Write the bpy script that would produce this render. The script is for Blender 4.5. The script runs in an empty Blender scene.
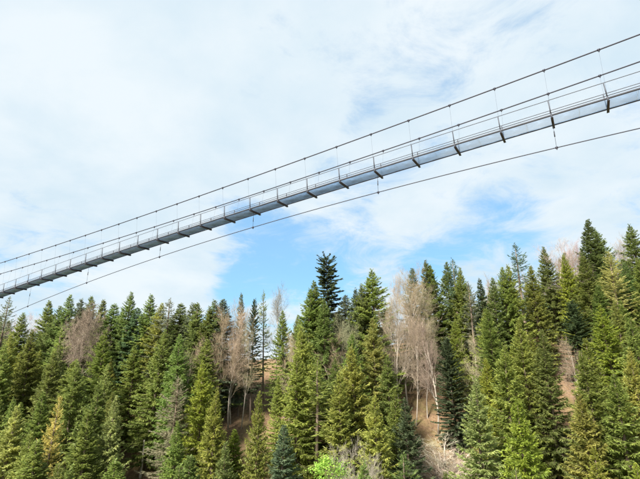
import bpy, math, random
import numpy as np
from mathutils import Vector, Matrix

scene = bpy.context.scene
col = scene.collection
R = math.radians

# ------------------------------------------------------------------ camera
F_PX, CX, CY, PITCH = 444.0, 320.0, 239.5, R(16.0)
cam_data = bpy.data.cameras.new('camera')
cam_data.sensor_width = 36.0
cam_data.lens = F_PX / 640.0 * 36.0
cam_data.clip_start = 0.1
cam_data.clip_end = 20000.0
cam = bpy.data.objects.new('camera', cam_data)
col.objects.link(cam)
cam.rotation_euler = (R(90) + PITCH, 0, 0)
scene.camera = cam

def pix_dir(px, py):
    """direction in the world of a pixel of the 640 x 479 photograph"""
    u, v = (px - CX) / F_PX, (CY - py) / F_PX
    c, s = math.cos(PITCH), math.sin(PITCH)
    return np.array([u, c - v * s, s + v * c])

def project(P):
    P = np.asarray(P, float)
    x, y, z = P[..., 0], P[..., 1], P[..., 2]
    c, s = math.cos(PITCH), math.sin(PITCH)
    d = y * c + z * s
    return np.stack([CX + F_PX * x / d, CY - F_PX * (z * c - y * s) / d], -1)

# ------------------------------------------------------------------ light
SUN_AZ, SUN_EL = R(-138), R(43)       # clockwise from +Y, above the horizon
world = bpy.data.worlds.new('World')
scene.world = world
world.use_nodes = True
nt = world.node_tree
nt.nodes.clear()
N, L = nt.nodes.new, nt.links.new
out = N('ShaderNodeOutputWorld'); bg = N('ShaderNodeBackground')
L(bg.outputs[0], out.inputs[0])
bg.inputs[1].default_value = 0.12
sky = N('ShaderNodeTexSky'); sky.sky_type = 'NISHITA'; sky.sun_disc = False
sky.sun_elevation = SUN_EL; sky.sun_rotation = SUN_AZ
sky.air_density = 1.0; sky.dust_density = 0.6; sky.ozone_density = 1.6
tc = N('ShaderNodeTexCoord')

def wmath(op, a, b=None, c=None, clamp=False):
    n = N('ShaderNodeMath'); n.operation = op; n.use_clamp = clamp
    for k, v in enumerate((a, b, c)):
        if v is None: continue
        if isinstance(v, (int, float)): n.inputs[k].default_value = v
        else: L(v, n.inputs[k])
    return n.outputs[0]

sep = N('ShaderNodeSeparateXYZ'); L(tc.outputs['Generated'], sep.inputs[0])
zc_ = wmath('ADD', wmath('MAXIMUM', sep.outputs[2], 0.0), 0.22)
comb = N('ShaderNodeCombineXYZ')
L(wmath('DIVIDE', sep.outputs[0], zc_), comb.inputs[0])
L(wmath('DIVIDE', sep.outputs[1], zc_), comb.inputs[1])
comb.inputs[2].default_value = 3.7

def wnoise(scale, detail, rough, dist=0.0, off=(0, 0, 0)):
    m = N('ShaderNodeMapping'); m.inputs['Location'].default_value = off
    L(comb.outputs[0], m.inputs[0])
    n = N('ShaderNodeTexNoise'); n.inputs['Scale'].default_value = scale
    n.inputs['Detail'].default_value = detail; n.inputs['Roughness'].default_value = rough
    n.inputs['Distortion'].default_value = dist
    L(m.outputs[0], n.inputs['Vector'])
    return n.outputs[0]

n_big = wnoise(1.1, 8, 0.58, 0.3)
n_mid = wnoise(3.4, 10, 0.66, 0.6, (5.1, 2.2, 0))
# openings and thicker heads in the cloud layer, where they stand in the sky
def blob(px, py, deg_r):
    d = pix_dir(px, py); d = d / np.linalg.norm(d)
    n = N('ShaderNodeVectorMath'); n.operation = 'DOT_PRODUCT'
    L(tc.outputs['Generated'], n.inputs[0]); n.inputs[1].default_value = tuple(d)
    # gaussian-like falloff
    k = 1.0 / (1.0 - math.cos(R(deg_r)))
    return wmath('POWER', 2.71828, wmath('MULTIPLY', wmath('SUBTRACT', n.outputs['Value'], 1.0), k))
OPEN = [(366, 108, 2.8, .6), (352, 130, 1.8, .3), (282, 256, 5, 1.0), (330, 282, 5, .9), (228, 288, 4.2, 1.0), (425, 262, 5, .85), (475, 198, 4.5, .48),
        (505, 238, 5, .52), (350, 222, 3.8, .65), (392, 190, 2.8, .4), (445, 95, 2.5, .12), (300, 225, 3, .3), (545, 215, 3.5, .25)]
HEAD = [(190, 272, 4.2, .6), (150, 285, 5, .4), (405, 222, 3.4, .38), (300, 246, 1.6, .25), (60, 60, 12, .25)]
bias = None
for (px, py, r, a) in OPEN:
    t = wmath('MULTIPLY', blob(px, py, r), -0.31 * a); bias = t if bias is None else wmath('ADD', bias, t)
for (px, py, r, a) in HEAD:
    bias = wmath('ADD', bias, wmath('MULTIPLY', blob(px, py, r), 0.6 * a))
cov = wmath('ADD', wmath('MULTIPLY', n_big, 0.9), wmath('MULTIPLY', n_mid, 1.0))
cov = wmath('ADD', wmath('ADD', cov, bias), -0.405)
mr = N('ShaderNodeMapRange'); mr.interpolation_type = 'SMOOTHSTEP'
L(cov, mr.inputs[0]); mr.inputs[1].default_value = 0.17; mr.inputs[2].default_value = 0.57
mr.inputs[3].default_value = 0.1; mr.inputs[4].default_value = 0.97
ccol = N('ShaderNodeMix'); ccol.data_type = 'RGBA'
shade = N('ShaderNodeMapRange'); L(wnoise(1.7, 6, 0.55, 0.2, (9, 4, 1)), shade.inputs[0])
shade.inputs[1].default_value = 0.36; shade.inputs[2].default_value = 0.62
L(shade.outputs[0], ccol.inputs[0])
ccol.inputs[6].default_value = (1.9, 2.33, 2.62, 1)
ccol.inputs[7].default_value = (2.46, 2.68, 2.81, 1)
blue = N('ShaderNodeMix'); blue.data_type = 'RGBA'; blue.blend_type = 'MULTIPLY'; blue.inputs[0].default_value = 1
L(sky.outputs[0], blue.inputs[6]); blue.inputs[7].default_value = (.35, .60, .71, 1)
veil = N('ShaderNodeMix'); veil.data_type = 'RGBA'; veil.inputs[0].default_value = 0.6       # thin even veil over the clear sky
L(blue.outputs[2], veil.inputs[6]); veil.inputs[7].default_value = (.86, 1.66, 2.5, 1)
cmix = N('ShaderNodeMix'); cmix.data_type = 'RGBA'
L(mr.outputs[0], cmix.inputs[0]); L(veil.outputs[2], cmix.inputs[6]); L(ccol.outputs[2], cmix.inputs[7])
L(cmix.outputs[2], bg.inputs[0])

sun_d = bpy.data.lights.new('sun', 'SUN'); sun_d.energy = 5.0; sun_d.angle = R(16)
sun_d.color = (1.0, 0.95, 0.87)
sun = bpy.data.objects.new('sun', sun_d); col.objects.link(sun)
sdir = Vector((math.sin(SUN_AZ) * math.cos(SUN_EL), math.cos(SUN_AZ) * math.cos(SUN_EL), math.sin(SUN_EL)))
sun.rotation_euler = (-sdir).to_track_quat('-Z', 'Y').to_euler()

scene.view_settings.view_transform = 'Standard'
scene.view_settings.look = 'None'
scene.view_settings.gamma = 1.0
scene.view_settings.use_curve_mapping = False
scene.view_settings.exposure = 1.58
scene.cycles.max_bounces = 8
scene.cycles.transparent_max_bounces = 8

# ------------------------------------------------------------------ helpers
rng = np.random.default_rng(11)

def tag(o, label=None, cat=None, group=None, kind=None):
    if label: o['label'] = label
    if cat: o['category'] = cat
    if group: o['group'] = group
    if kind: o['kind'] = kind
    return o

def make_mesh(name, verts, faces, mat, tint=None):
    """verts (n,3), faces (m,k) all of one size"""
    verts = np.asarray(verts, np.float32); faces = np.asarray(faces, np.int32)
    me = bpy.data.meshes.new(name)
    k = faces.shape[1]
    me.vertices.add(len(verts)); me.vertices.foreach_set('co', verts.ravel())
    me.loops.add(faces.size); me.loops.foreach_set('vertex_index', faces.ravel())
    me.polygons.add(len(faces))
    me.polygons.foreach_set('loop_start', np.arange(0, faces.size, k, dtype=np.int32))
    me.polygons.foreach_set('loop_total', np.full(len(faces), k, np.int32))
    if tint is not None:
        a = me.attributes.new('tint', 'FLOAT', 'POINT')
        a.data.foreach_set('value', np.asarray(tint, np.float32))
    me.update(calc_edges=True)
    me.materials.append(mat)
    return me

def link(name, me, parent=None):
    o = bpy.data.objects.new(name, me); col.objects.link(o)
    if parent is not None: o.parent = parent
    return o

def empty(name, loc=(0, 0, 0)):
    o = bpy.data.objects.new(name, None); col.objects.link(o); o.location = loc
    o.empty_display_size = 0.5
    return o

BOXF = np.array([[0, 1, 3, 2], [4, 6, 7, 5], [0, 4, 5, 1], [2, 3, 7, 6], [0, 2, 6, 4], [1, 5, 7, 3]])
class MB:
    """collects boxes and tubes, all quads"""
    def __init__(s): s.v, s.f, s.n = [], [], 0
    def add(s, v, f):
        s.v.append(np.asarray(v, float)); s.f.append(np.asarray(f) + s.n); s.n += len(v)
    def box(s, lo, hi):
        v = [(x, y, z) for x in (lo[0], hi[0]) for y in (lo[1], hi[1]) for z in (lo[2], hi[2])]
        s.add(v, BOXF)
    def tube(s, pts, rad, n=6):
        pts = np.asarray(pts, float); m = len(pts)
        rad = np.broadcast_to(np.asarray(rad, float), (m,))
        d = np.gradient(pts, axis=0); d /= np.linalg.norm(d, axis=1)[:, None] + 1e-9
        ref = np.where(np.abs(d[:, 2:3]) > 0.9, np.array([[1., 0, 0]]), np.array([[0, 0, 1.]]))
        a = np.cross(d, ref); a /= np.linalg.norm(a, axis=1)[:, None] + 1e-9
        b = np.cross(a, d)
        th = np.arange(n) * 2 * math.pi / n
        v = pts[:, None] + rad[:, None, None] * (np.cos(th)[None, :, None] * a[:, None] + np.sin(th)[None, :, None] * b[:, None])
        f = []
        for i in range(m - 1):
            for k in range(n):
                k2 = (k + 1) % n
                f.append((i * n + k, i * n + k2, (i + 1) * n + k2, (i + 1) * n + k))
        if n == 4:
            f += [(3, 2, 1, 0), tuple((m - 1) * 4 + q for q in range(4))]
        elif n == 6:
            o = (m - 1) * 6
            f += [(3, 2, 1, 0), (5, 4, 3, 0), (o, o + 1, o + 2, o + 3), (o, o + 3, o + 4, o + 5)]
        s.add(v.reshape(-1, 3), np.array(f))
    def mesh(s, name, mat, tint=None):
        return make_mesh(name, np.concatenate(s.v), np.concatenate(s.f), mat, tint)

# ------------------------------------------------------------------ materials
def new_mat(name):
    m = bpy.data.materials.new(name); m.use_nodes = True
    return m, m.node_tree.nodes, m.node_tree.links, m.node_tree.nodes['Principled BSDF']

def metal_mat(name, rgb, rough=0.5, metallic=0.7, var=0.25):
    m, n, l, p = new_mat(name)
    no = n.new('ShaderNodeTexNoise'); no.inputs['Scale'].default_value = 1.3; no.inputs['Detail'].default_value = 6
    t = n.new('ShaderNodeTexCoord'); l.new(t.outputs['Object'], no.inputs['Vector'])
    r = n.new('ShaderNodeMapRange'); l.new(no.outputs[0], r.inputs[0])
    r.inputs[1].default_value = .3; r.inputs[2].default_value = .7
    r.inputs[3].default_value = 1 - var; r.inputs[4].default_value = 1 + var
    mx = n.new('ShaderNodeVectorMath'); mx.operation = 'SCALE'
    mx.inputs[0].default_value = rgb; l.new(r.outputs[0], mx.inputs['Scale'])
    l.new(mx.outputs[0], p.inputs['Base Color'])
    p.inputs['Roughness'].default_value = rough; p.inputs['Metallic'].default_value = metallic
    return m

M_GALV = metal_mat('galvanised_steel', (.42, .44, .47), .5, .6)
M_STEEL = metal_mat('grey_steel', (.045, .05, .062), .6, .1)
M_DARK = metal_mat('weathered_steel', (.022, .025, .034), .65, .1)
M_CABLE = metal_mat('steel_rope', (.02, .021, .033), .6, .2, .15)
M_GRATE = metal_mat('grating_steel', (.2, .33, .5), .5, .1)

def foliage_mat(name, transl=0.5):
    m, n, l, p = new_mat(name)
    oi = n.new('ShaderNodeObjectInfo')
    at = n.new('ShaderNodeAttribute'); at.attribute_name = 'tint'
    hsv = n.new('ShaderNodeHueSaturation')
    l.new(oi.outputs['Color'], hsv.inputs['Color'])
    # tint 0..1 : from dull old needles to fresh ones
    r1 = n.new('ShaderNodeMapRange'); l.new(at.outputs['Fac'], r1.inputs[0]); r1.inputs[3].default_value = .515; r1.inputs[4].default_value = .482
    r2 = n.new('ShaderNodeMapRange'); l.new(at.outputs['Fac'], r2.inputs[0]); r2.inputs[3].default_value = .65; r2.inputs[4].default_value = 1.4
    l.new(r1.outputs[0], hsv.inputs['Hue']); l.new(r2.outputs[0], hsv.inputs['Value'])
    l.new(hsv.outputs[0], p.inputs['Base Color'])
    p.inputs['Roughness'].default_value = .55
    p.inputs['Specular IOR Level'].default_value = .35
    tr = n.new('ShaderNodeBsdfTranslucent'); l.new(hsv.outputs[0], tr.inputs['Color'])
    mx = n.new('ShaderNodeMixShader'); mx.inputs[0].default_value = transl
    l.new(p.outputs[0], mx.inputs[1]); l.new(tr.outputs[0], mx.inputs[2])
    l.new(mx.outputs[0], n['Material Output'].inputs[0])
    return m
M_NEEDLE = foliage_mat('needles')
M_LEAF = foliage_mat('leaves', .4)

def bark_mat(name, rgb):
    m, n, l, p = new_mat(name)
    t = n.new('ShaderNodeTexCoord'); mp = n.new('ShaderNodeMapping')
    mp.inputs['Scale'].default_value = (4, 4, .6); l.new(t.outputs['Object'], mp.inputs[0])
    no = n.new('ShaderNodeTexNoise'); no.inputs['Scale'].default_value = 2.5; no.inputs['Detail'].default_value = 8
    l.new(mp.outputs[0], no.inputs['Vector'])
    cr = n.new('ShaderNodeValToRGB'); l.new(no.outputs[0], cr.inputs[0])
    cr.color_ramp.elements[0].position = .3; cr.color_ramp.elements[1].position = .72
    cr.color_ramp.elements[0].color = tuple(c * .55 for c in rgb) + (1,)
    cr.color_ramp.elements[1].color = tuple(c * 1.3 for c in rgb) + (1,)
    l.new(cr.outputs[0], p.inputs['Base Color']); p.inputs['Roughness'].default_value = .85
    bp = n.new('ShaderNodeBump'); bp.inputs['Strength'].default_value = .5; bp.inputs['Distance'].default_value = .05
    l.new(no.outputs[0], bp.inputs['Height']); l.new(bp.outputs[0], p.inputs['Normal'])
    return m
M_BARK = bark_mat('spruce_bark', (.17, .125, .09))
M_PALEBARK = bark_mat('pale_bark', (.36, .31, .25))
M_DEADWOOD = bark_mat('bleached_wood', (.5, .44, .36))

def twig_mat():
    m, n, l, p = new_mat('bare_twigs')
    oi = n.new('ShaderNodeObjectInfo'); at = n.new('ShaderNodeAttribute'); at.attribute_name = 'tint'
    r2 = n.new('ShaderNodeMapRange'); l.new(at.outputs['Fac'], r2.inputs[0]); r2.inputs[3].default_value = .7; r2.inputs[4].default_value = 1.3
    h = n.new('ShaderNodeHueSaturation'); l.new(oi.outputs['Color'], h.inputs['Color']); l.new(r2.outputs[0], h.inputs['Value'])
    l.new(h.outputs[0], p.inputs['Base Color']); p.inputs['Roughness'].default_value = .8
    return m
M_TWIG = twig_mat()

def ground_mat():
    m, n, l, p = new_mat('forest_floor')
    t = n.new('ShaderNodeTexCoord')
    def noise(s, d):
        k = n.new('ShaderNodeTexNoise'); k.inputs['Scale'].default_value = s; k.inputs['Detail'].default_value = d
        k.inputs['Roughness'].default_value = .65; l.new(t.outputs['Object'], k.inputs['Vector']); return k.outputs[0]
    a, b = noise(.12, 9), noise(1.6, 10)
    cr = n.new('ShaderNodeValToRGB'); l.new(b, cr.inputs[0])
    e = cr.color_ramp.elements; e[0].position = .3; e[0].color = (.08, .047, .026, 1); e[1].position = .7; e[1].color = (.23, .15, .08, 1)
    e2 = cr.color_ramp.elements.new(.5); e2.color = (.155, .095, .05, 1)
    g = n.new('ShaderNodeValToRGB'); l.new(a, g.inputs[0])
    g.color_ramp.elements[0].position = .48; g.color_ramp.elements[1].position = .66
    g.color_ramp.elements[0].color = (0, 0, 0, 1); g.color_ramp.elements[1].color = (.7, .7, .7, 1)
    mx = n.new('ShaderNodeMix'); mx.data_type = 'RGBA'
    l.new(g.outputs[0], mx.inputs[0]); l.new(cr.outputs[0], mx.inputs[6]); mx.inputs[7].default_value = (.17, .15, .045, 1)
    l.new(mx.outputs[2], p.inputs['Base Color']); p.inputs['Roughness'].default_value = .95
    bp = n.new('ShaderNodeBump'); bp.inputs['Strength'].default_value = .8; bp.inputs['Distance'].default_value = .3
    l.new(b, bp.inputs['Height']); l.new(bp.outputs[0], p.inputs['Normal'])
    return m
M_GROUND = ground_mat()

# ------------------------------------------------------------------ terrain
def vnoise(x, y, s, seed):
    """smooth value noise"""
    x = np.asarray(x, float) / s + seed * 17.3; y = np.asarray(y, float) / s - seed * 9.7
    xi, yi = np.floor(x).astype(np.int64), np.floor(y).astype(np.int64)
    fx, fy = x - xi, y - yi
    fx, fy = fx * fx * (3 - 2 * fx), fy * fy * (3 - 2 * fy)
    def h(a, b):
        v = np.sin(a * 127.1 + b * 311.7 + seed * 74.7) * 43758.5453
        return v - np.floor(v)
    return (h(xi, yi) * (1 - fx) + h(xi + 1, yi) * fx) * (1 - fy) + (h(xi, yi + 1) * (1 - fx) + h(xi + 1, yi + 1) * fx) * fy - .5

def sstep(a, b, x):
    t = np.clip((np.asarray(x, float) - a) / (b - a), 0, 1); return t * t * (3 - 2 * t)

def ground(x, y):
    x = np.asarray(x, float); y = np.asarray(y, float)
    xc = np.clip(x, -260, 260)
    zc = -8 + 0.125 * xc + 4 * vnoise(x, 0 * x, 38, 3)
    yc = 130 + 10 * vnoise(x, 0 * x, 55, 5)
    s = (y - yc)
    rise = -0.6 * np.logaddexp(0, -s / 6) * 6                        # hillside below the crest
    back = -0.34 * np.logaddexp(0, (s - 35) / 10) * 10                # gentle fall behind it
    z = zc + rise + back + .088 * np.clip(y, 0, 170)
    z += 1.6 * vnoise(x, y, 14, 1) + .6 * vnoise(x, y, 4.5, 2)
    z += 60 * sstep(172, 215, -x) * sstep(40, 90, y)                 # spur that takes the bridge's far end
    return -112 + np.logaddexp(0, (z + 112) / 6) * 6                  # valley floor

xs = np.unique(np.concatenate([np.linspace(-6000, -260, 24), np.arange(-260, 261, 2.0), np.linspace(260, 6000, 24)]))
ys = np.unique(np.concatenate([np.linspace(-6000, -60, 20), np.arange(-60, 60, 6.0), np.arange(60, 200, 1.5), np.linspace(200, 6000, 30)]))
GX, GY = np.meshgrid(xs, ys, indexing='ij')
GZ = ground(GX, GY)
nx, ny = len(xs), len(ys)
idx = np.arange(nx * ny).reshape(nx, ny)
gf = np.stack([idx[:-1, :-1], idx[1:, :-1], idx[1:, 1:], idx[:-1, 1:]], -1).reshape(-1, 4)
gme = make_mesh('hillside', np.stack([GX, GY, GZ], -1).reshape(-1, 3), gf, M_GROUND)
gme.polygons.foreach_set('use_smooth', np.ones(len(gf), bool))
hill = tag(link('hillside', gme), 'brown forest floor of the steep wooded hillside', 'hillside', kind='structure')

# ------------------------------------------------------------------ bridge
BX, BY, BZ = 20.27, 27.34, 18.27
AZ, SP, SL, CU, W = 0.5443, 3.5898, -0.0587, -0.5308, 1.62
DIR = np.array([-math.cos(AZ), math.sin(AZ), 0.0]); LAT = np.array([math.sin(AZ), math.cos(AZ), 0.0])
UPZ = np.array([0, 0, 1.0])
def deck(i):
    t = SP * np.asarray(i, float)
    return np.array([BX, BY, BZ]) + t[..., None] * DIR + (SL * t + CU * t * t / 2000)[..., None] * UPZ
def frame(i):
    """matrix: x along the bridge, y across (away from the camera), z up"""
    sl = SL + CU * SP * i / 1000
    d = Vector(DIR + sl * UPZ).normalized(); lt = Vector(LAT); up = d.cross(lt)
    if up.z < 0: up = -up
    p = deck(np.array(i))
    m = Matrix(((d.x, lt.x, up.x, p[0]), (d.y, lt.y, up.y, p[1]), (d.z, lt.z, up.z, p[2]), (0, 0, 0, 1)))
    return m
I0, I1 = -16, 60
bridge = tag(empty('suspension_footbridge', tuple(deck(np.array(0.0)))),
             'long slender steel suspension footbridge crossing the sky above the forest', 'bridge')
binv = Matrix.Translation(bridge.location).inverted()
def bpart(name, me, mat4=None, parent=None):
    o = link(name, me, bridge if parent is None else parent)
    o.matrix_local = (binv @ mat4) if mat4 is not None else binv
    return o

LN, LF, LS = -0.55, W + 0.55, 0.6
def h_near(i): return 0.007 * i * i - 0.1141 * i + 3.577
def h_far(i): return h_near(i) - 0.45
def h_low(i): return np.maximum(-0.0097 * i * i + 0.158 * i - 2.62, -14)
ii = np.arange(I0 * 4, I1 * 4 + 1) / 4.0
def cable(name, lat, hf, rad):
    m = MB(); p = deck(ii) + lat * LAT + hf(ii)[:, None] * UPZ
    m.tube(p, rad, 6); me = m.mesh(name, M_CABLE)
    me.polygons.foreach_set('use_smooth', np.ones(len(me.polygons), bool))
    return bpart(name, me)
c_near = cable('main_cable', LN, h_near, .05)
c_far = cable('main_cable', LF, h_far, .05)
c_low = cable('stay_cable', LS, h_low, .036)
ZD = -0.05          # level of the walking surface below the post feet
for lat_ in (0.0, W):
    m = MB(); m.tube(deck(ii) + lat_ * LAT + 1.2 * UPZ, .026, 6); bpart('handrail', m.mesh('handrail', M_STEEL))
    if lat_ == 0.0:
        m = MB(); m.tube(deck(ii) + lat_ * LAT + .12 * UPZ, .026, 6); bpart('foot_rail', m.mesh('foot_rail', M_DARK))
    m = MB()
    p = deck(ii) + lat_ * LAT
    n = len(p)
    v = np.concatenate([p + LAT * a + UPZ * b for a, b in ((-.03, ZD - .09), (.03, ZD - .09), (.03, ZD + .03), (-.03, ZD + .03))])
    f = [(k * n + q, k * n + q + 1, ((k + 1) % 4) * n + q + 1, ((k + 1) % 4) * n + q) for k in range(4) for q in range(n - 1)]
    m.add(v, np.array(f)); bpart('edge_beam', m.mesh('edge_beam', M_DARK))

mb = MB(); mb.box((-.05, -.1, ZD - .25), (.05, W + .12, ZD - .095)); mb.box((-.085, -.1, ZD - .28), (.085, W + .12, ZD - .255)); me_beam = mb.mesh('cross_beam', M_DARK)
mb = MB(); mb.box((-.035, -.03, .03), (.035, .03, 1.2)); mb.box((-.05, -.06, ZD - .22), (.05, -.035, .06)); mb.box((-.05, -.04, -.015), (.05, .04, .03)); me_post = mb.mesh('railing_post', M_STEEL)
# open steel grating, bars across the deck with rods along it, in two panels per bay
mb = MB()
half = SP / 2
k = 0.06
while k < half - .03:
    mb.box((k - .0025, .05, ZD - .03), (k + .0025, W - .05, ZD)); k += .034
for y in np.arange(.05, W - .04, .076): mb.box((.03, y - .004, ZD - .006), (half - .03, y + .004, ZD + .001))
mb.box((.02, .05, ZD - .032), (.032, W - .05, ZD + .002)); mb.box((half - .032, .05, ZD - .032), (half - .02, W - .05, ZD + .002))
mb.box((.02, .04, ZD - .032), (half - .02, .05, ZD + .002)); mb.box((.02, W - .05, ZD - .032), (half - .02, W - .04, ZD + .002))
me_panel = mb.mesh('deck_panel', M_GRATE)
# wire net between rail and deck
mb = MB()
for x in np.arange(.1, SP - .04, .1): mb.tube([(x, 0, .04), (x, 0, 1.18)], .0008, 3)
for z in np.arange(.3, 1.15, .1): mb.tube([(.03, 0, z), (SP - .03, 0, z)], .0008, 3)
me_net = mb.mesh('railing_net', M_GALV)
mb = MB(); mb.tube([(-.09, 0, 0), (.09, 0, 0)], .085, 6); mb.box((-.03, -.05, -.16), (.03, .05, -.05)); me_clamp = mb.mesh('cable_clamp', M_CABLE)

def strut(name, a, b, rad, mat, n=4):
    m = MB(); m.tube([a, b], rad, n); return bpart(name, m.mesh(name, mat))
for i in range(I0, I1 + 1):
    fm = frame(i)
    bpart('cross_beam', me_beam, fm)
    base = deck(np.array(float(i)))
    for lat_, cl, hf, cab in ((0.0, LN, h_near, c_near), (W, LF, h_far, c_far)):
        bpart('railing_post', me_post, fm @ Matrix.Translation((0, lat_, 0)))
        if i < I1: bpart('railing_net', me_net, fm @ Matrix.Translation((0, lat_, 0)))
        top = base + cl * LAT + hf(i) * UPZ
        foot = base + (lat_ + (-.13 if lat_ == 0 else .17)) * LAT + (ZD - .1) * UPZ
        strut('hanger', top, foot, .0055, M_CABLE)
        o = link('cable_clamp', me_clamp, cab)
        q = fm.copy(); q.translation = Vector(top); o.matrix_local = q
    if i < I1:
        bpart('deck_panel', me_panel, fm)
        bpart('deck_panel', me_panel, fm @ Matrix.Translation((half, 0, 0)))
    if (i - 1) % 4 == 0:
        foot = base + LS * LAT + h_low(float(i)) * UPZ
        strut('stay_rod', base + LS * LAT + (ZD - .28) * UPZ, foot, .014, M_CABLE)
        o = link('cable_clamp', me_clamp, c_low)
        q = fm.copy(); q.translation = Vector(foot); o.matrix_local = q
        m = MB(); mid = base + LS * LAT + (-.43 * .55 + h_low(float(i)) * .45) * UPZ
        m.tube([mid + .22 * UPZ, mid - .22 * UPZ], .04, 6); bpart('turnbuckle', m.mesh('turnbuckle', M_DARK))

# ------------------------------------------------------------------ trees
KITE = np.array([[0, 1, 2, 3]])
def kites(base, direc, side, length, width, fold):
    """leaf-shaped quads: base point, direction, side vector"""
    n = len(base)
    nrm = np.cross(direc, side)
    mid = base + direc * (length * .45)[:, None] + nrm * fold[:, None]
    v = np.stack([base, mid + side * (width * .5)[:, None], base + direc * length[:, None], mid - side * (width * .5)[:, None]], 1)
    return v.reshape(-1, 3), (np.arange(n)[:, None] * 4 + np.array([[0, 1, 2, 3]]))

def unit(v): return v / (np.linalg.norm(v, axis=-1, keepdims=True) + 1e-9)

def conifer(seed, H=28.0, Rm=3.6, crown0=.16, dens=1.0, whorl=.47, up_top=.75, el_low=-.12, droop=.30, upturn=.30,
            bl=.72, bw=.155, shape=.8, ragged=.25, flat_top=0.0, hang=.45, gap=.0):
    r = np.random.default_rng(seed)
    tm = MB()
    zs = np.linspace(-1.2, H, 16)
    wob = np.cumsum(r.normal(0, .035, (16, 2)), 0)
    tp = np.stack([wob[:, 0], wob[:, 1], zs], 1)
    tm.tube(tp, .30 * (1 - np.clip(zs / H, 0, 1)) ** .8 * (H / 28) + .02, 7)
    def axis(z): return np.array([np.interp(z, zs, wob[:, 0]), np.interp(z, zs, wob[:, 1]), z])
    V, Fc, T, nv = [], [], [], 0
    z = crown0 * H
    asym = r.uniform(0, 6.28)
    while z < H - .25:
        t = min(1.0, (H - z) / (H * (1 - crown0)))                               # 0 top .. 1 crown base
        prof = t ** shape * (1 - .35 * max(0, (t - .75) / .25) ** 2)
        if flat_top: prof = max(prof, flat_top * min(1, (H - z) / 1.0 + .35) * (1 if t < .2 else max(0, 1 - (t - .2) * 6)))
        nb = r.integers(5, 8)
        a0 = r.uniform(0, 6.28)
        for k in range(nb):
            if r.random() < gap * (.3 + .7 * t): continue
            az = a0 + k * 6.283 / nb + r.normal(0, .22)
            Lb = Rm * prof * (1 + r.normal(0, ragged)) * (1 + .12 * math.cos(az - asym)) + .16
            if Lb < .2: continue
            el = up_top * (1 - t) ** 1.6 + el_low * t + r.normal(0, .07)
            s = np.linspace(0, 1, 6)
            rad = Lb * s * math.cos(el)
            dz = Lb * (s * math.sin(el) - droop * t ** .5 * s ** 2 + upturn * s ** 4)
            zz = z + r.normal(0, .24)
            ax = axis(zz)
            pts = np.stack([ax[0] + rad * math.cos(az), ax[1] + rad * math.sin(az), zz + dz], 1)
            side0 = np.array([-math.sin(az), math.cos(az), 0])
            pts += side0[None] * (r.normal(0, .06) * Lb * s ** 2)[:, None]
            if Lb > .9: tm.tube(pts[[0, 2, 4]], np.array([.035, .022, .01]) * (.5 + Lb / 4), 3)
            btint = np.clip(r.normal(.45, .17), 0, 1)
            n = int((8 + Lb * 20) * dens)
            u = 1 - (1 - .12) * r.random(n) ** 1.25                     # denser towards the end
            u[0] = .97
            P = np.stack([np.interp(u, s, pts[:, q]) for q in range(3)], 1)
            tan = unit(np.stack([np.interp(np.minimum(u + .1, 1.0), s, pts[:, q]) - np.interp(u - .1, s, pts[:, q]) for q in range(3)], 1))
            sgn = np.where(r.random(n) < .5, -1.0, 1.0)
            sp = r.uniform(.25, 1.15, n); sp[0] = .0
            hg = hang * r.uniform(-.15, 1.6, n) * (.35 + .65 * t); hg[0] = 0
            dirv = unit(tan * np.cos(sp)[:, None] + side0[None] * (sgn * np.sin(sp))[:, None] - UPZ[None] * hg[:, None])
            ln = bl * r.uniform(.55, 1.25, n) * (.55 + .45 * min(1, Lb / 2.2))
            ln *= np.clip(1.25 - .5 * u, .6, 1.2)
            ln *= .42 + .58 * min(1, t / .22)
            roll = r.normal(0, .6, n)
            sd = unit(np.cross(dirv, UPZ[None]) + 1e-6)
            up = np.cross(sd, dirv)
            sd = sd * np.cos(roll)[:, None] + up * np.sin(roll)[:, None]
            v, f = kites(P, dirv, sd, ln, bw * r.uniform(.7, 1.3, n) * (.55 + .45 * min(1, t / .22)), r.normal(0, .03, n))
            V.append(v); Fc.append(f + nv); nv += len(v)
            tt = np.clip(btint + r.normal(0, .12, n), 0, 1)
            T.append(np.repeat(tt, 4))
        z += whorl * r.uniform(.75, 1.25) * (.55 + .45 * min(1, t * 2.2))
    # leader
    n = 14
    P = np.stack([np.full(n, wob[-1, 0]), np.full(n, wob[-1, 1]), np.linspace(H - 1.3, H - .05, n)], 1)
    az = r.uniform(0, 6.28, n)
    dirv = unit(np.stack([np.cos(az) * .6, np.sin(az) * .6, np.ones(n)], 1))
    v, f = kites(P, dirv, unit(np.cross(dirv, UPZ[None])), np.full(n, .35), np.full(n, .1), np.zeros(n))
    V.append(v); Fc.append(f + nv); T.append(np.full(len(v), .5))
    return (tm.mesh('trunk', M_BARK), make_mesh('crown', np.concatenate(V), np.concatenate(Fc), M_NEEDLE, np.concatenate(T)), H, Rm)

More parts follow.
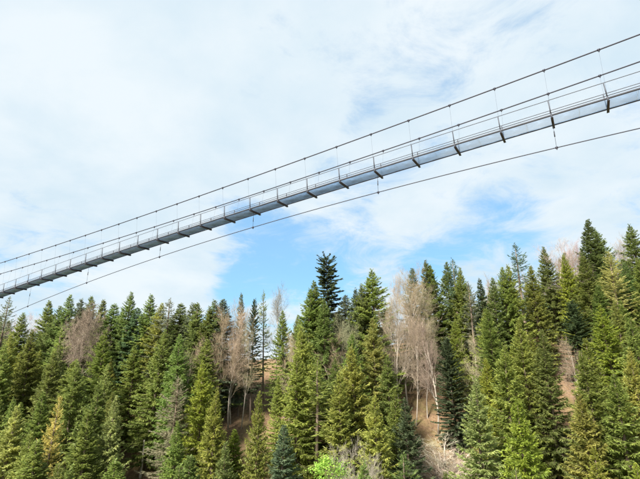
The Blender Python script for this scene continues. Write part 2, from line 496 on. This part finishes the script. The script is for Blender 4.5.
def bare_tree(seed, H=20.0, spread=.5, trunk_frac=.35, levels=4, lean=0.0, nchild=(6, 9), tw=.02, r0=.2, bark=None, stems=1):
    r = np.random.default_rng(seed)
    tm = MB(); cm = MB(); tint = []
    def grow(p, d, Ln, rad, lev):
        m = 5 if lev < 2 else 4
        pts = [p]; dd = d.copy()
        for q in range(m - 1):
            dd = unit(dd + r.normal(0, .10 + .05 * lev, 3) + np.array([0, 0, .06]))
            pts.append(pts[-1] + dd * Ln / (m - 1))
        pts = np.array(pts)
        rr = np.linspace(rad, rad * (.35 if lev else .3), m)
        if lev < 2: tm.tube(pts, rr, 6 if lev == 0 else 4)
        else:
            n0 = cm.n; cm.tube(pts, rr, 3); tint.append(np.full(cm.n - n0, np.clip(r.normal(.5, .25), 0, 1)))
        if lev >= levels: return
        nc = r.integers(*nchild) + (4 if lev == 0 else 0)
        for q in range(nc):
            u = r.uniform(trunk_frac if lev == 0 else .2, 1.0)
            if q == 0: u = 1.0
            P = np.array([np.interp(u, np.linspace(0, 1, m), pts[:, w]) for w in range(3)])
            t = unit(pts[-1] - pts[0])
            a = r.uniform(0, 6.28)
            ref = unit(np.cross(t, np.array([.3, .9, .1]))); b = np.cross(t, ref)
            out_ = ref * math.cos(a) + b * math.sin(a)
            ang = r.uniform(.35, .95) * (spread / .5) if q else .15
            nd = unit(t * math.cos(ang) + out_ * math.sin(ang))
            k = (.36 if lev == 0 else .5) * r.uniform(.7, 1.2) * (1.15 - .5 * (u if lev == 0 else 0))
            grow(P, nd, Ln * k, max(rad * (.42 if lev == 0 else .5) * (1.1 - .5 * u), tw * .5), lev + 1)
    for s_ in range(stems):
        a = r.uniform(0, 6.28); k = .0 if stems == 1 else .35
        grow(np.array([0, 0, -.8 if stems == 1 else -.3]), unit(np.array([lean + k * math.cos(a), k * math.sin(a), 1.0])), (H * .8 + .8) * r.uniform(.8, 1.05), r0, 0)
    return (tm.mesh('trunk', bark or M_PALEBARK), make_mesh('crown', np.concatenate(cm.v), np.concatenate(cm.f), M_TWIG, np.concatenate(tint)), H, H * spread * .45)

def leafy_tree(seed, H=22.0):
    r = np.random.default_rng(seed)
    tm = MB(); V, Fc, T, nv = [], [], [], 0
    tm.tube([(0, 0, -.8), (.1, .05, H * .4), (0, .1, H * .9)], [.22, .15, .03], 6)
    for k in range(70):
        u = r.uniform(.5, .99); a = r.uniform(0, 6.28)
        w = 2.9 * math.sin(math.pi * min(1, (1.02 - u) / .55)) ** .6 * r.uniform(.35, 1)
        c = np.array([w * math.cos(a), w * math.sin(a), H * u])
        tm.tube([(0, 0, H * u - .25 * w - .6), c * [.5, .5, 1] - [0, 0, .3], c], [.05, .03, .012], 3)
        n = 80
        P = c + r.normal(0, .42, (n, 3))
        d = unit(r.normal(0, 1, (n, 3)) - np.array([0, 0, .3])); sd = unit(np.cross(d, r.normal(0, 1, (n, 3))))
        v, f = kites(P, d, sd, r.uniform(.16, .32, n), r.uniform(.12, .2, n), r.normal(0, .02, n))
        V.append(v); Fc.append(f + nv); nv += len(v); T.append(np.repeat(np.clip(r.normal(.5, .2, n), 0, 1), 4))
    return (tm.mesh('trunk', M_BARK), make_mesh('crown', np.concatenate(V), np.concatenate(Fc), M_LEAF, np.concatenate(T)), H, 2.6)

LIB = {
    'spruce': [conifer(100 + k, crown0=c, droop=d, el_low=e, Rm=rm, ragged=g, hang=h, gap=gp) for k, (c, d, e, rm, g, h, gp) in enumerate([
        (.06, .26, -.30, 3.6, .20, 1.0, .0), (.09, .30, -.38, 3.8, .26, 1.25, .03), (.05, .24, -.22, 3.5, .22, .85, .0), (.12, .28, -.34, 3.4, .30, 1.1, .06),
        (.06, .32, -.42, 3.9, .24, 1.4, .03), (.06, .26, -.25, 3.3, .28, .9, .05), (.08, .28, -.36, 3.7, .22, 1.15, .0), (.06, .26, -.30, 3.6, .32, 1.2, .06)])],
    'shortfir': [conifer(165 + k, Rm=4.6, crown0=.03, dens=1.7, whorl=.6, droop=.16, el_low=-.04, upturn=.12, shape=.55, ragged=.22, hang=.5, bl=.75, bw=.2) for k in range(2)],
    'roundbare': [bare_tree(230, spread=.62, levels=4, trunk_frac=.5, nchild=(8, 11), tw=.03)],
    'slim': [conifer(140 + k, Rm=2.6, crown0=.12, droop=.4, el_low=-.35, shape=.7, ragged=.2, hang=1.0) for k in range(2)],
    'thin': [conifer(150 + k, Rm=2.9, crown0=.3, dens=.55, whorl=.75, droop=.25, el_low=-.05, ragged=.4, gap=.3, bw=.15) for k in range(3)],
    'fir': [conifer(160 + k, Rm=3.0, crown0=.22, dens=1.25, whorl=.5, droop=.12, el_low=0.0, upturn=.1, shape=.55, ragged=.2, hang=.2, bl=.6, bw=.2) for k in range(2)],
    'oldfir': [conifer(170, Rm=2.7, crown0=.3, dens=1.5, whorl=.5, up_top=.3, droop=.1, el_low=-.1, upturn=.12, shape=.45, ragged=.3, hang=.6, flat_top=.6, bl=.75, bw=.2, gap=.05)],
    'larch': [conifer(180 + k, Rm=3.2, crown0=.15, dens=.8, whorl=.6, droop=.28, el_low=-.05, hang=.8, bl=.5, bw=.13, shape=.65, ragged=.25, gap=.08) for k in range(2)],
    'bare': [bare_tree(200 + k, spread=s, levels=4, trunk_frac=tf) for k, (s, tf) in enumerate([(.42, .4), (.5, .35), (.36, .3), (.55, .3)])],
    'leafy': [leafy_tree(300)],
    'barebush': [bare_tree(310 + k, H=6, spread=.5, trunk_frac=.1, levels=3, r0=.07, tw=.012, stems=6, nchild=(5, 8)) for k in range(2)],
}
PART_NAMES = {'barebush': ('stem', 'twigs')}
NAMES = {'spruce': 'spruce_tree', 'slim': 'spruce_tree', 'thin': 'spruce_tree', 'fir': 'fir_tree', 'shortfir': 'fir_tree', 'roundbare': 'bare_tree', 'oldfir': 'fir_tree',
         'larch': 'larch_tree', 'bare': 'bare_tree', 'leafy': 'broadleaf_tree', 'barebush': 'bare_bush'}
CATS = {'barebush': 'bush'}
COLS = {
    'olive': (0.27, 0.3, 0.07), 'mid': (0.215, 0.27, 0.065), 'deep': (0.175, 0.23, 0.065), 'dark': (0.095, 0.14, 0.06), 'blue': (0.14, 0.195, 0.105),
    'pale': (0.3, 0.33, 0.11), 'bright': (0.27, 0.32, 0.05), 'yellow': (.43, .42, .12), 'tan': (0.3, 0.29, 0.18), 'grey': (0.18, 0.2, 0.12),
    'lime': (0.280, 0.455, 0.070), 'twig': (0.3, 0.235, 0.15), 'pink': (0.3, 0.225, 0.19), 'beige': (0.420, 0.350, 0.260), 'russet': (0.3, 0.22, 0.14), 'ash': (0.200, 0.170, 0.150)}
COLWORD = {'olive': 'olive green', 'mid': 'fresh green', 'deep': 'deep green', 'dark': 'dark green', 'blue': 'blue green', 'pale': 'pale green',
           'bright': 'bright yellow green', 'grey': 'grey green', 'tan': 'tan', 'yellow': 'golden'}
placed = []   # (x, y, zbase, h, radius)
def plant(kind, x, y, h, width, colour, label, group=None, lean=None):
    lib = LIB[kind]; tr, cr, H, Rm = lib[rng.integers(len(lib))]
    z = float(ground(x, y))
    root = empty(NAMES[kind], (x, y, z - .1))
    sxy = width / (2 * Rm); sz = h / H
    root.scale = (sxy, sxy, sz)
    lx, ly = lean if lean else rng.normal(0, .018, 2)
    root.rotation_euler = (lx, ly, rng.uniform(0, 6.28))
    n1, n2 = PART_NAMES.get(kind, ('trunk', 'crown'))
    link(n1, tr, root)
    c = link(n2, cr, root)
    b = np.array(COLS[colour]) * (1 + rng.normal(0, .10)) * (1 + rng.normal(0, .05, 3))
    c.color = (float(b[0]), float(b[1]), float(b[2]), 1)
    tag(root, label, CATS.get(kind, 'tree'), group)
    placed.append((x, y, z, h, width / 2))
    return root

def tip_solve(px, py, h):
    """where a tree of height h, rooted on the hillside, has its tip on this line of sight"""
    d = pix_dir(px, py)
    t = np.arange(55, 200, .25) / d[1]
    X, Y, Z = d[0] * t, d[1] * t, d[2] * t
    g = ground(X, Y) + h
    k = np.argmax(g >= Z)
    if g[k] < Z[k]: return None
    return float(X[k]), float(Y[k])

def tip(kind, px, py, h, wpx, colour, label=None, group=None):
    for q in range(16):
        s = tip_solve(px, py, h)
        if s: break
        h += 1.0
    if s is None: print('NO PLACE', px, py); return
    w = wpx / F_PX * s[1] * 1.3 if wpx else h * (.40 if py < 320 else .36)
    if label is None: label, group = conifer_label(kind, colour, s[0], s[1], h)
    if group == TB[1]: label, group = 'bare brown twiggy tree ' + zone_of(*s), 'bare brown twiggy trees ' + zone_of(*s)
    hand.append((px, py, s[1], h, w))
    return plant(kind, s[0], s[1], h, w, colour, label, group)

LANDMARKS = [((-19.0, 114.0), 11, 'beside the bare earth clearing'), ((25.0, 104.0), 11, 'beside the grassy clearing'), ((60.0, 112.0), 9, 'beside the small earth patch'),
             ((-37.0, 95.0), 9, 'beside the bleached dead trunk')]
def zone_of(x, y):
    zone = 'along the ridge crest' if y > 120 else 'on the upper slope' if y > 104 else 'halfway down the slope' if y > 86 else 'on the lowest slope'
    for (q, r_, w) in LANDMARKS:
        if math.hypot(x - q[0], y - q[1]) < r_: zone = w
    return zone
def conifer_label(kind, colour, x, y, h):
    cw = COLWORD[colour]
    size = 'tall' if h > 27.2 else 'young' if h < 21 else 'medium'
    zone = zone_of(x, y)
    what = {'thin': 'sparse see-through conifer', 'slim': 'slim spruce', 'fir': 'dense level-branched fir'}.get(kind, 'full drooping spruce')
    t = '%s %s %s %s' % (size, cw, what, zone)
    return t, t.replace('conifer', 'conifers').replace('spruce', 'spruces').replace(' fir', ' firs')

hand = []
TB = ('bare brown twiggy tree among the conifers', 'bare brown trees among the conifers')
PB = ('bare pinkish grey tree standing behind the green conifers', 'bare pinkish trees behind the conifers')
# skyline
for a in [
    ('thin', 9, 297, 27, 24, 'grey'), ('spruce', 22, 313, 26, 0, 'mid'), ('spruce', 50.5, 301, 27, 0, 'mid'), ('spruce', 57, 306, 26, 0, 'deep'),
    ('spruce', 70.7, 295, 29, 0, 'deep'), ('spruce', 84, 299, 25, 0, 'blue'), ('spruce', 93, 296, 25, 0, 'deep'), ('spruce', 105.6, 300, 27, 0, 'deep'),
    ('slim', 115, 304, 26, 0, 'deep'), ('spruce', 131, 293, 29, 0, 'deep'), ('slim', 141, 308, 25, 0, 'blue'), ('spruce', 153, 295, 28, 0, 'mid'),
    ('spruce', 158.5, 303, 26, 0, 'olive'), ('thin', 169, 299, 27, 0, 'grey'), ('slim', 180, 303, 25, 0, 'deep'), ('slim', 192.5, 303, 25, 0, 'blue'),
    ('spruce', 199, 303, 26, 0, 'deep'), ('spruce', 209, 307, 26, 0, 'mid'), ('spruce', 217, 300, 27, 0, 'deep'), ('slim', 221, 299, 27, 0, 'blue'),
    ('slim', 243.6, 293, 28, 14, 'blue'), ('spruce', 286.8, 311, 24, 24, 'mid'), ('spruce', 308, 289.5, 29, 36, 'mid'), ('spruce', 314, 282, 30, 34, 'mid'),
    ('slim', 343.6, 295, 24, 0, 'grey'), ('spruce', 356, 289, 26, 0, 'blue'), ('spruce', 362, 286, 27, 0, 'deep'),
    ('spruce', 373.5, 270, 31, 48, 'mid'), ('slim', 411.8, 267.5, 27, 22, 'blue'), ('spruce', 426.7, 261, 29, 30, 'deep'), ('spruce', 432.5, 265, 28, 30, 'mid'),
    ('spruce', 444.4, 263, 28, 28, 'deep'), ('thin', 454.3, 258.4, 30, 26, 'blue'), ('spruce', 459, 268, 28, 28, 'mid'), ('thin', 469, 281, 26, 22, 'grey'),
    ('slim', 479.5, 279, 26, 18, 'dark'), ('spruce', 491, 279, 26, 26, 'deep'), ('spruce', 501.8, 267.4, 28, 30, 'mid'), ('spruce', 507.5, 265, 28, 30, 'olive'),
    ('thin', 515.6, 242, 30, 26, 'blue'), ('spruce', 529, 266, 27, 28, 'olive'), ('spruce', 546.6, 247, 28, 28, 'deep'), ('spruce', 566, 255, 27, 26, 'bright'),
    ('spruce', 581, 220.3, 31, 36, 'deep'), ('spruce', 596, 231, 29, 34, 'deep'), ('spruce', 629, 225, 31, 34, 'deep'), ('spruce', 640, 259, 28, 30, 'mid'),
    # middle and lower rows
    ('spruce', 10, 407, 27, 46, 'pale'), ('spruce', 54, 351, 27, 0, 'mid'), ('spruce', 79, 363, 27, 0, 'mid'), ('spruce', 137, 346, 21, 30, 'mid'),
    ('spruce', 114, 396, 27, 34, 'pale'), ('spruce', 27, 432, 25, 0, 'olive'), ('spruce', 89, 411, 27, 44, 'mid'),
    ('spruce', 206, 363, 28, 42, 'bright'), ('spruce', 215, 390, 27, 34, 'olive'), ('spruce', 261, 392, 27, 28, 'olive'), ('spruce', 308, 327, 28, 40, 'olive'),
    ('thin', 316, 359, 28, 42, 'olive'), ('spruce', 356.6, 346, 29, 46, 'olive'), ('spruce', 341, 372, 27, 40, 'olive'), ('spruce', 375, 395, 26, 38, 'olive'),
    ('spruce', 404.5, 399.5, 24, 36, 'dark'), ('spruce', 472.7, 380.6, 28, 46, 'pale'), ('spruce', 514, 400, 28, 46, 'bright'), ('spruce', 500, 345, 28, 40, 'olive'),
    ('spruce', 585, 352, 28, 44, 'mid'), ('spruce', 611, 374, 28, 48, 'mid'), ('spruce', 594, 449, 24, 40, 'bright'), ('spruce', 638, 465, 22, 40, 'bright'),
    ('slim', 283, 425, 24, 34, 'blue'), ('spruce', 520, 320, 28, 36, 'olive'), ('spruce', 632, 318, 28, 40, 'mid'), ('spruce', 297, 352, 28, 40, 'olive'),
    ('spruce', 540, 330, 27, 34, 'deep'), ('spruce', 486, 310, 27, 34, 'mid'), ('spruce', 325, 300, 28, 34, 'deep'), ('spruce', 180, 335, 27, 0, 'mid'),
    ('spruce', 36, 330, 27, 0, 'mid'), ('spruce', 160, 330, 27, 0, 'mid'), ('spruce', 105, 330, 27, 0, 'mid'), ('spruce', 8, 345, 27, 0, 'mid')]:
    tip(*a)
tip('oldfir', 328.7, 257, 33, 21, 'dark', 'tall dark fir with a flattened bushy top standing above its neighbours')
tip('fir', 255, 300, 27, 15, 'dark', 'dark fir with a dense upper crown behind the brown clearing')
tip('thin', 266.6, 291, 28, 15, 'mid', 'thin green conifer between the dark clearing fir and a round bare tree')
tip('bare', 279, 286, 27, 24, 'ash', 'tall bare broadleaf tree beside the thin green conifer above the clearing')
tip('roundbare', 86, 299, 31, 34, 'russet', 'round bare reddish brown tree crown among green spruces')
tip('larch', 606, 252, 31, 34, 'yellow', 'broad golden green larch beside two tall dark spruces')
tip('larch', 55, 397, 28, 28, 'yellow', 'small golden larch in the midst of green spruces')
tip('larch', 178.5, 377, 26, 44, 'tan', 'greyish tan conifer with bare looking branch ends')
tip('shortfir', 449.5, 338, 22, 26, 'dark', 'short dark green fir beside the brown grassy clearing')
tip('shortfir', 569.5, 301, 20, 26, 'dark', 'squat dark green fir above the patch of bare earth')
for a in [(230, 308, 25, 20), (237, 306, 26, 22), (224, 312, 25, 20), (246, 314, 25, 20), (234, 322, 23, 20), (398.7, 274, 28, 18), (406, 272, 28, 22), (413, 284, 27, 26), (403, 296, 26, 24),
          (420, 300, 26, 26), (466, 322, 22, 24), (330, 332, 22, 24), (345, 322, 22, 22), (395, 312, 25, 24), (430, 318, 24, 24), (186, 350, 19, 20), (575, 326, 20, 24), (584, 322, 20, 22),
          (392, 296, 26, 20), (410, 318, 23, 22), (290, 335, 20, 20), (200, 340, 20, 18)]:
    tip('bare', *a, 'twig', *TB)
for a in [(535, 259, 24, 26), (562, 242, 25, 30), (552, 248, 25, 26), (619, 238, 25, 30), (612, 243, 25, 26), (485, 277, 22, 22), (28, 318, 20, 24), (574, 240, 25, 24)]:
    tip('bare', *a, 'pink', *PB)
tip('leafy', 329, 456, 22, 30, 'lime', 'lime green broadleaf tree top between the lower spruces')
tip('bare', 355, 452, 22, 36, 'beige', 'pale beige bare tree top beside the lime green broadleaf tree')
for a in [(432, 452, 7, 34), (446, 440, 7, 36), (460, 458, 7, 36)]:
    tip('barebush', *a, 'beige', 'pale bare bush below the brown grassy clearing', 'pale bare bushes below the clearing')

# broken grey trunks standing without branches
def snag(px0, py0, px1, py1, rad, label):
    s = tip_solve(px0, py0, 0.0)
    d = pix_dir(px1, py1); top = d * (s[1] / d[1])
    base = np.array([s[0], s[1], float(ground(*s))])
    m = MB(); n = 7
    pts = base[None] + (top - base)[None] * np.linspace(-.04, 1, n)[:, None] + np.cumsum(rng.normal(0, .03, (n, 3)), 0)
    m.tube(pts - base, np.linspace(rad, rad * .55, n), 7)
    for k in (.55, .7, .82, .9):
        a = rng.uniform(0, 6.28); q = (top - base) * k
        m.tube([q, q + np.array([math.cos(a) * .8, math.sin(a) * .8, .1])], [.035, .012], 3)
    o = tag(link('dead_trunk', m.mesh('dead_trunk', M_DEADWOOD)), label, 'tree trunk'); o.location = tuple(base)
snag(140, 478, 144, 440, .3, 'pale bleached dead trunk standing without branches at the forest edge')

# ---- the rest of the wood, between the trees placed above
SKY = np.array([(-60, 312), (0, 312), (40, 318), (60, 303), (110, 304), (160, 305), (215, 306), (228, 330), (275, 335), (290, 318), (320, 288), (345, 302), (372, 285),
                (392, 310), (405, 290), (430, 268), (465, 275), (490, 284), (515, 268), (545, 262), (580, 238), (610, 258), (640, 240), (720, 235)], float)
CLEAR = [np.array(p, float) for p in ([(230, 350), (282, 350), (276, 378), (252, 398), (247, 425), (236, 425), (232, 385)],
         [(396, 335), (440, 330), (438, 400), (445, 440), (420, 470), (425, 400), (405, 392), (395, 360)],
         [(546, 340), (572, 340), (570, 372), (552, 372)], [(124, 448), (152, 440), (160, 479), (122, 479)], [(548, 420), (562, 420), (562, 470), (548, 470)])]
def inside(p, poly):
    x, y = p; c = False; n = len(poly)
    for a in range(n):
        x1, y1 = poly[a]; x2, y2 = poly[a - 1]
        if (y1 > y) != (y2 > y) and x < (x2 - x1) * (y - y1) / (y2 - y1) + x1: c = not c
    return c
fr = np.random.default_rng(5)
fill = 0
cand = []
for k in range(9000):
    y = fr.uniform(64, 152); x = fr.uniform(-.84, .84) * (y + 4)
    h = fr.uniform(21, 30) if fr.random() < .85 else fr.uniform(12, 20)
    w = h * fr.uniform(.31, .40)
    ok = True
    for (qx, qy, qz, qh, qr) in placed:
        if (qx - x) ** 2 + (qy - y) ** 2 < (4.3 if y > 116 else 5.5) ** 2: ok = False; break
    if not ok: continue
    z = float(ground(x, y))
    tp = project((x, y, z + h)); bp = project((x, y, z))
    if tp[1] > 500: continue
    if tp[1] < np.interp(tp[0], SKY[:, 0], SKY[:, 1]) + 4: continue
    wp = w / y * F_PX
    for s in np.linspace(.02, .97, 12):
        k2 = .5 * min(1, s * 1.5) + .02
        for sg in (-1, -.5, 0, .5, 1):
            p = (tp[0] + (bp[0] - tp[0]) * s + sg * wp * k2, tp[1] + (bp[1] - tp[1]) * s)
            if any(inside(p, c) for c in CLEAR): ok = False; break
        if not ok: break
    if not ok: continue
    for (hx, hy, hd, hh, hw) in hand:                                   # keep the tops of the trees placed by hand in view
        if hd > y + 1:
            for q in (6, 16, 28):
                yy = hy + q
                if yy > tp[1] and abs(hx - tp[0]) < wp * .5 * min(1, (yy - tp[1]) / (wp * 2.6)) + 2: ok = False; break
        if not ok: break
    if not ok: continue
    g = vnoise(np.array(x), np.array(y), 22, 8) + fr.normal(0, .25)
    right = x / y
    c = 'deep' if g < -.3 else 'mid' if g < .05 else 'olive' if g < .4 else 'pale' if g < .5 else 'bright'
    kd = 'spruce' if fr.random() < .84 else ('slim' if fr.random() < .6 else 'thin')
    if kd == 'thin' and c in ('pale', 'bright'): c = 'olive'
    lb, gp = conifer_label(kd, c, x, y, h)
    plant(kd, x, y, h, w, c, lb, gp)
    fill += 1
print('hand', len(hand), 'fill', fill)

# ------------------------------------------------------------------ undergrowth
def undergrowth():
    r = np.random.default_rng(77)
    n = 60000
    y = r.uniform(88, 140, n); x = r.uniform(-.75, .75, n) * y
    dn = vnoise(x, y, 5, 21) + r.normal(0, .25, n)
    k = dn > -.1; x, y = x[k], y[k]; n = len(x)
    P = np.stack([x, y, ground(x, y) - .03], 1)
    d = unit(np.stack([r.normal(0, .6, n), r.normal(-.2, .6, n), np.full(n, .7)], 1))
    sd = unit(np.cross(d, r.normal(0, 1, (n, 3))))
    v, f = kites(P, d, sd, r.uniform(.15, .5, n), r.uniform(.05, .12, n), r.normal(0, .02, n))
    me = make_mesh('dry_grass', v, f, M_LEAF, np.repeat(np.clip(r.normal(.45, .25, n), 0, 1), 4))
    o = tag(link('dry_grass', me), 'dry tan grass and dead leaves on the hillside floor', 'grass', kind='stuff')
    o.color = (.24, .165, .07, 1)
undergrowth()
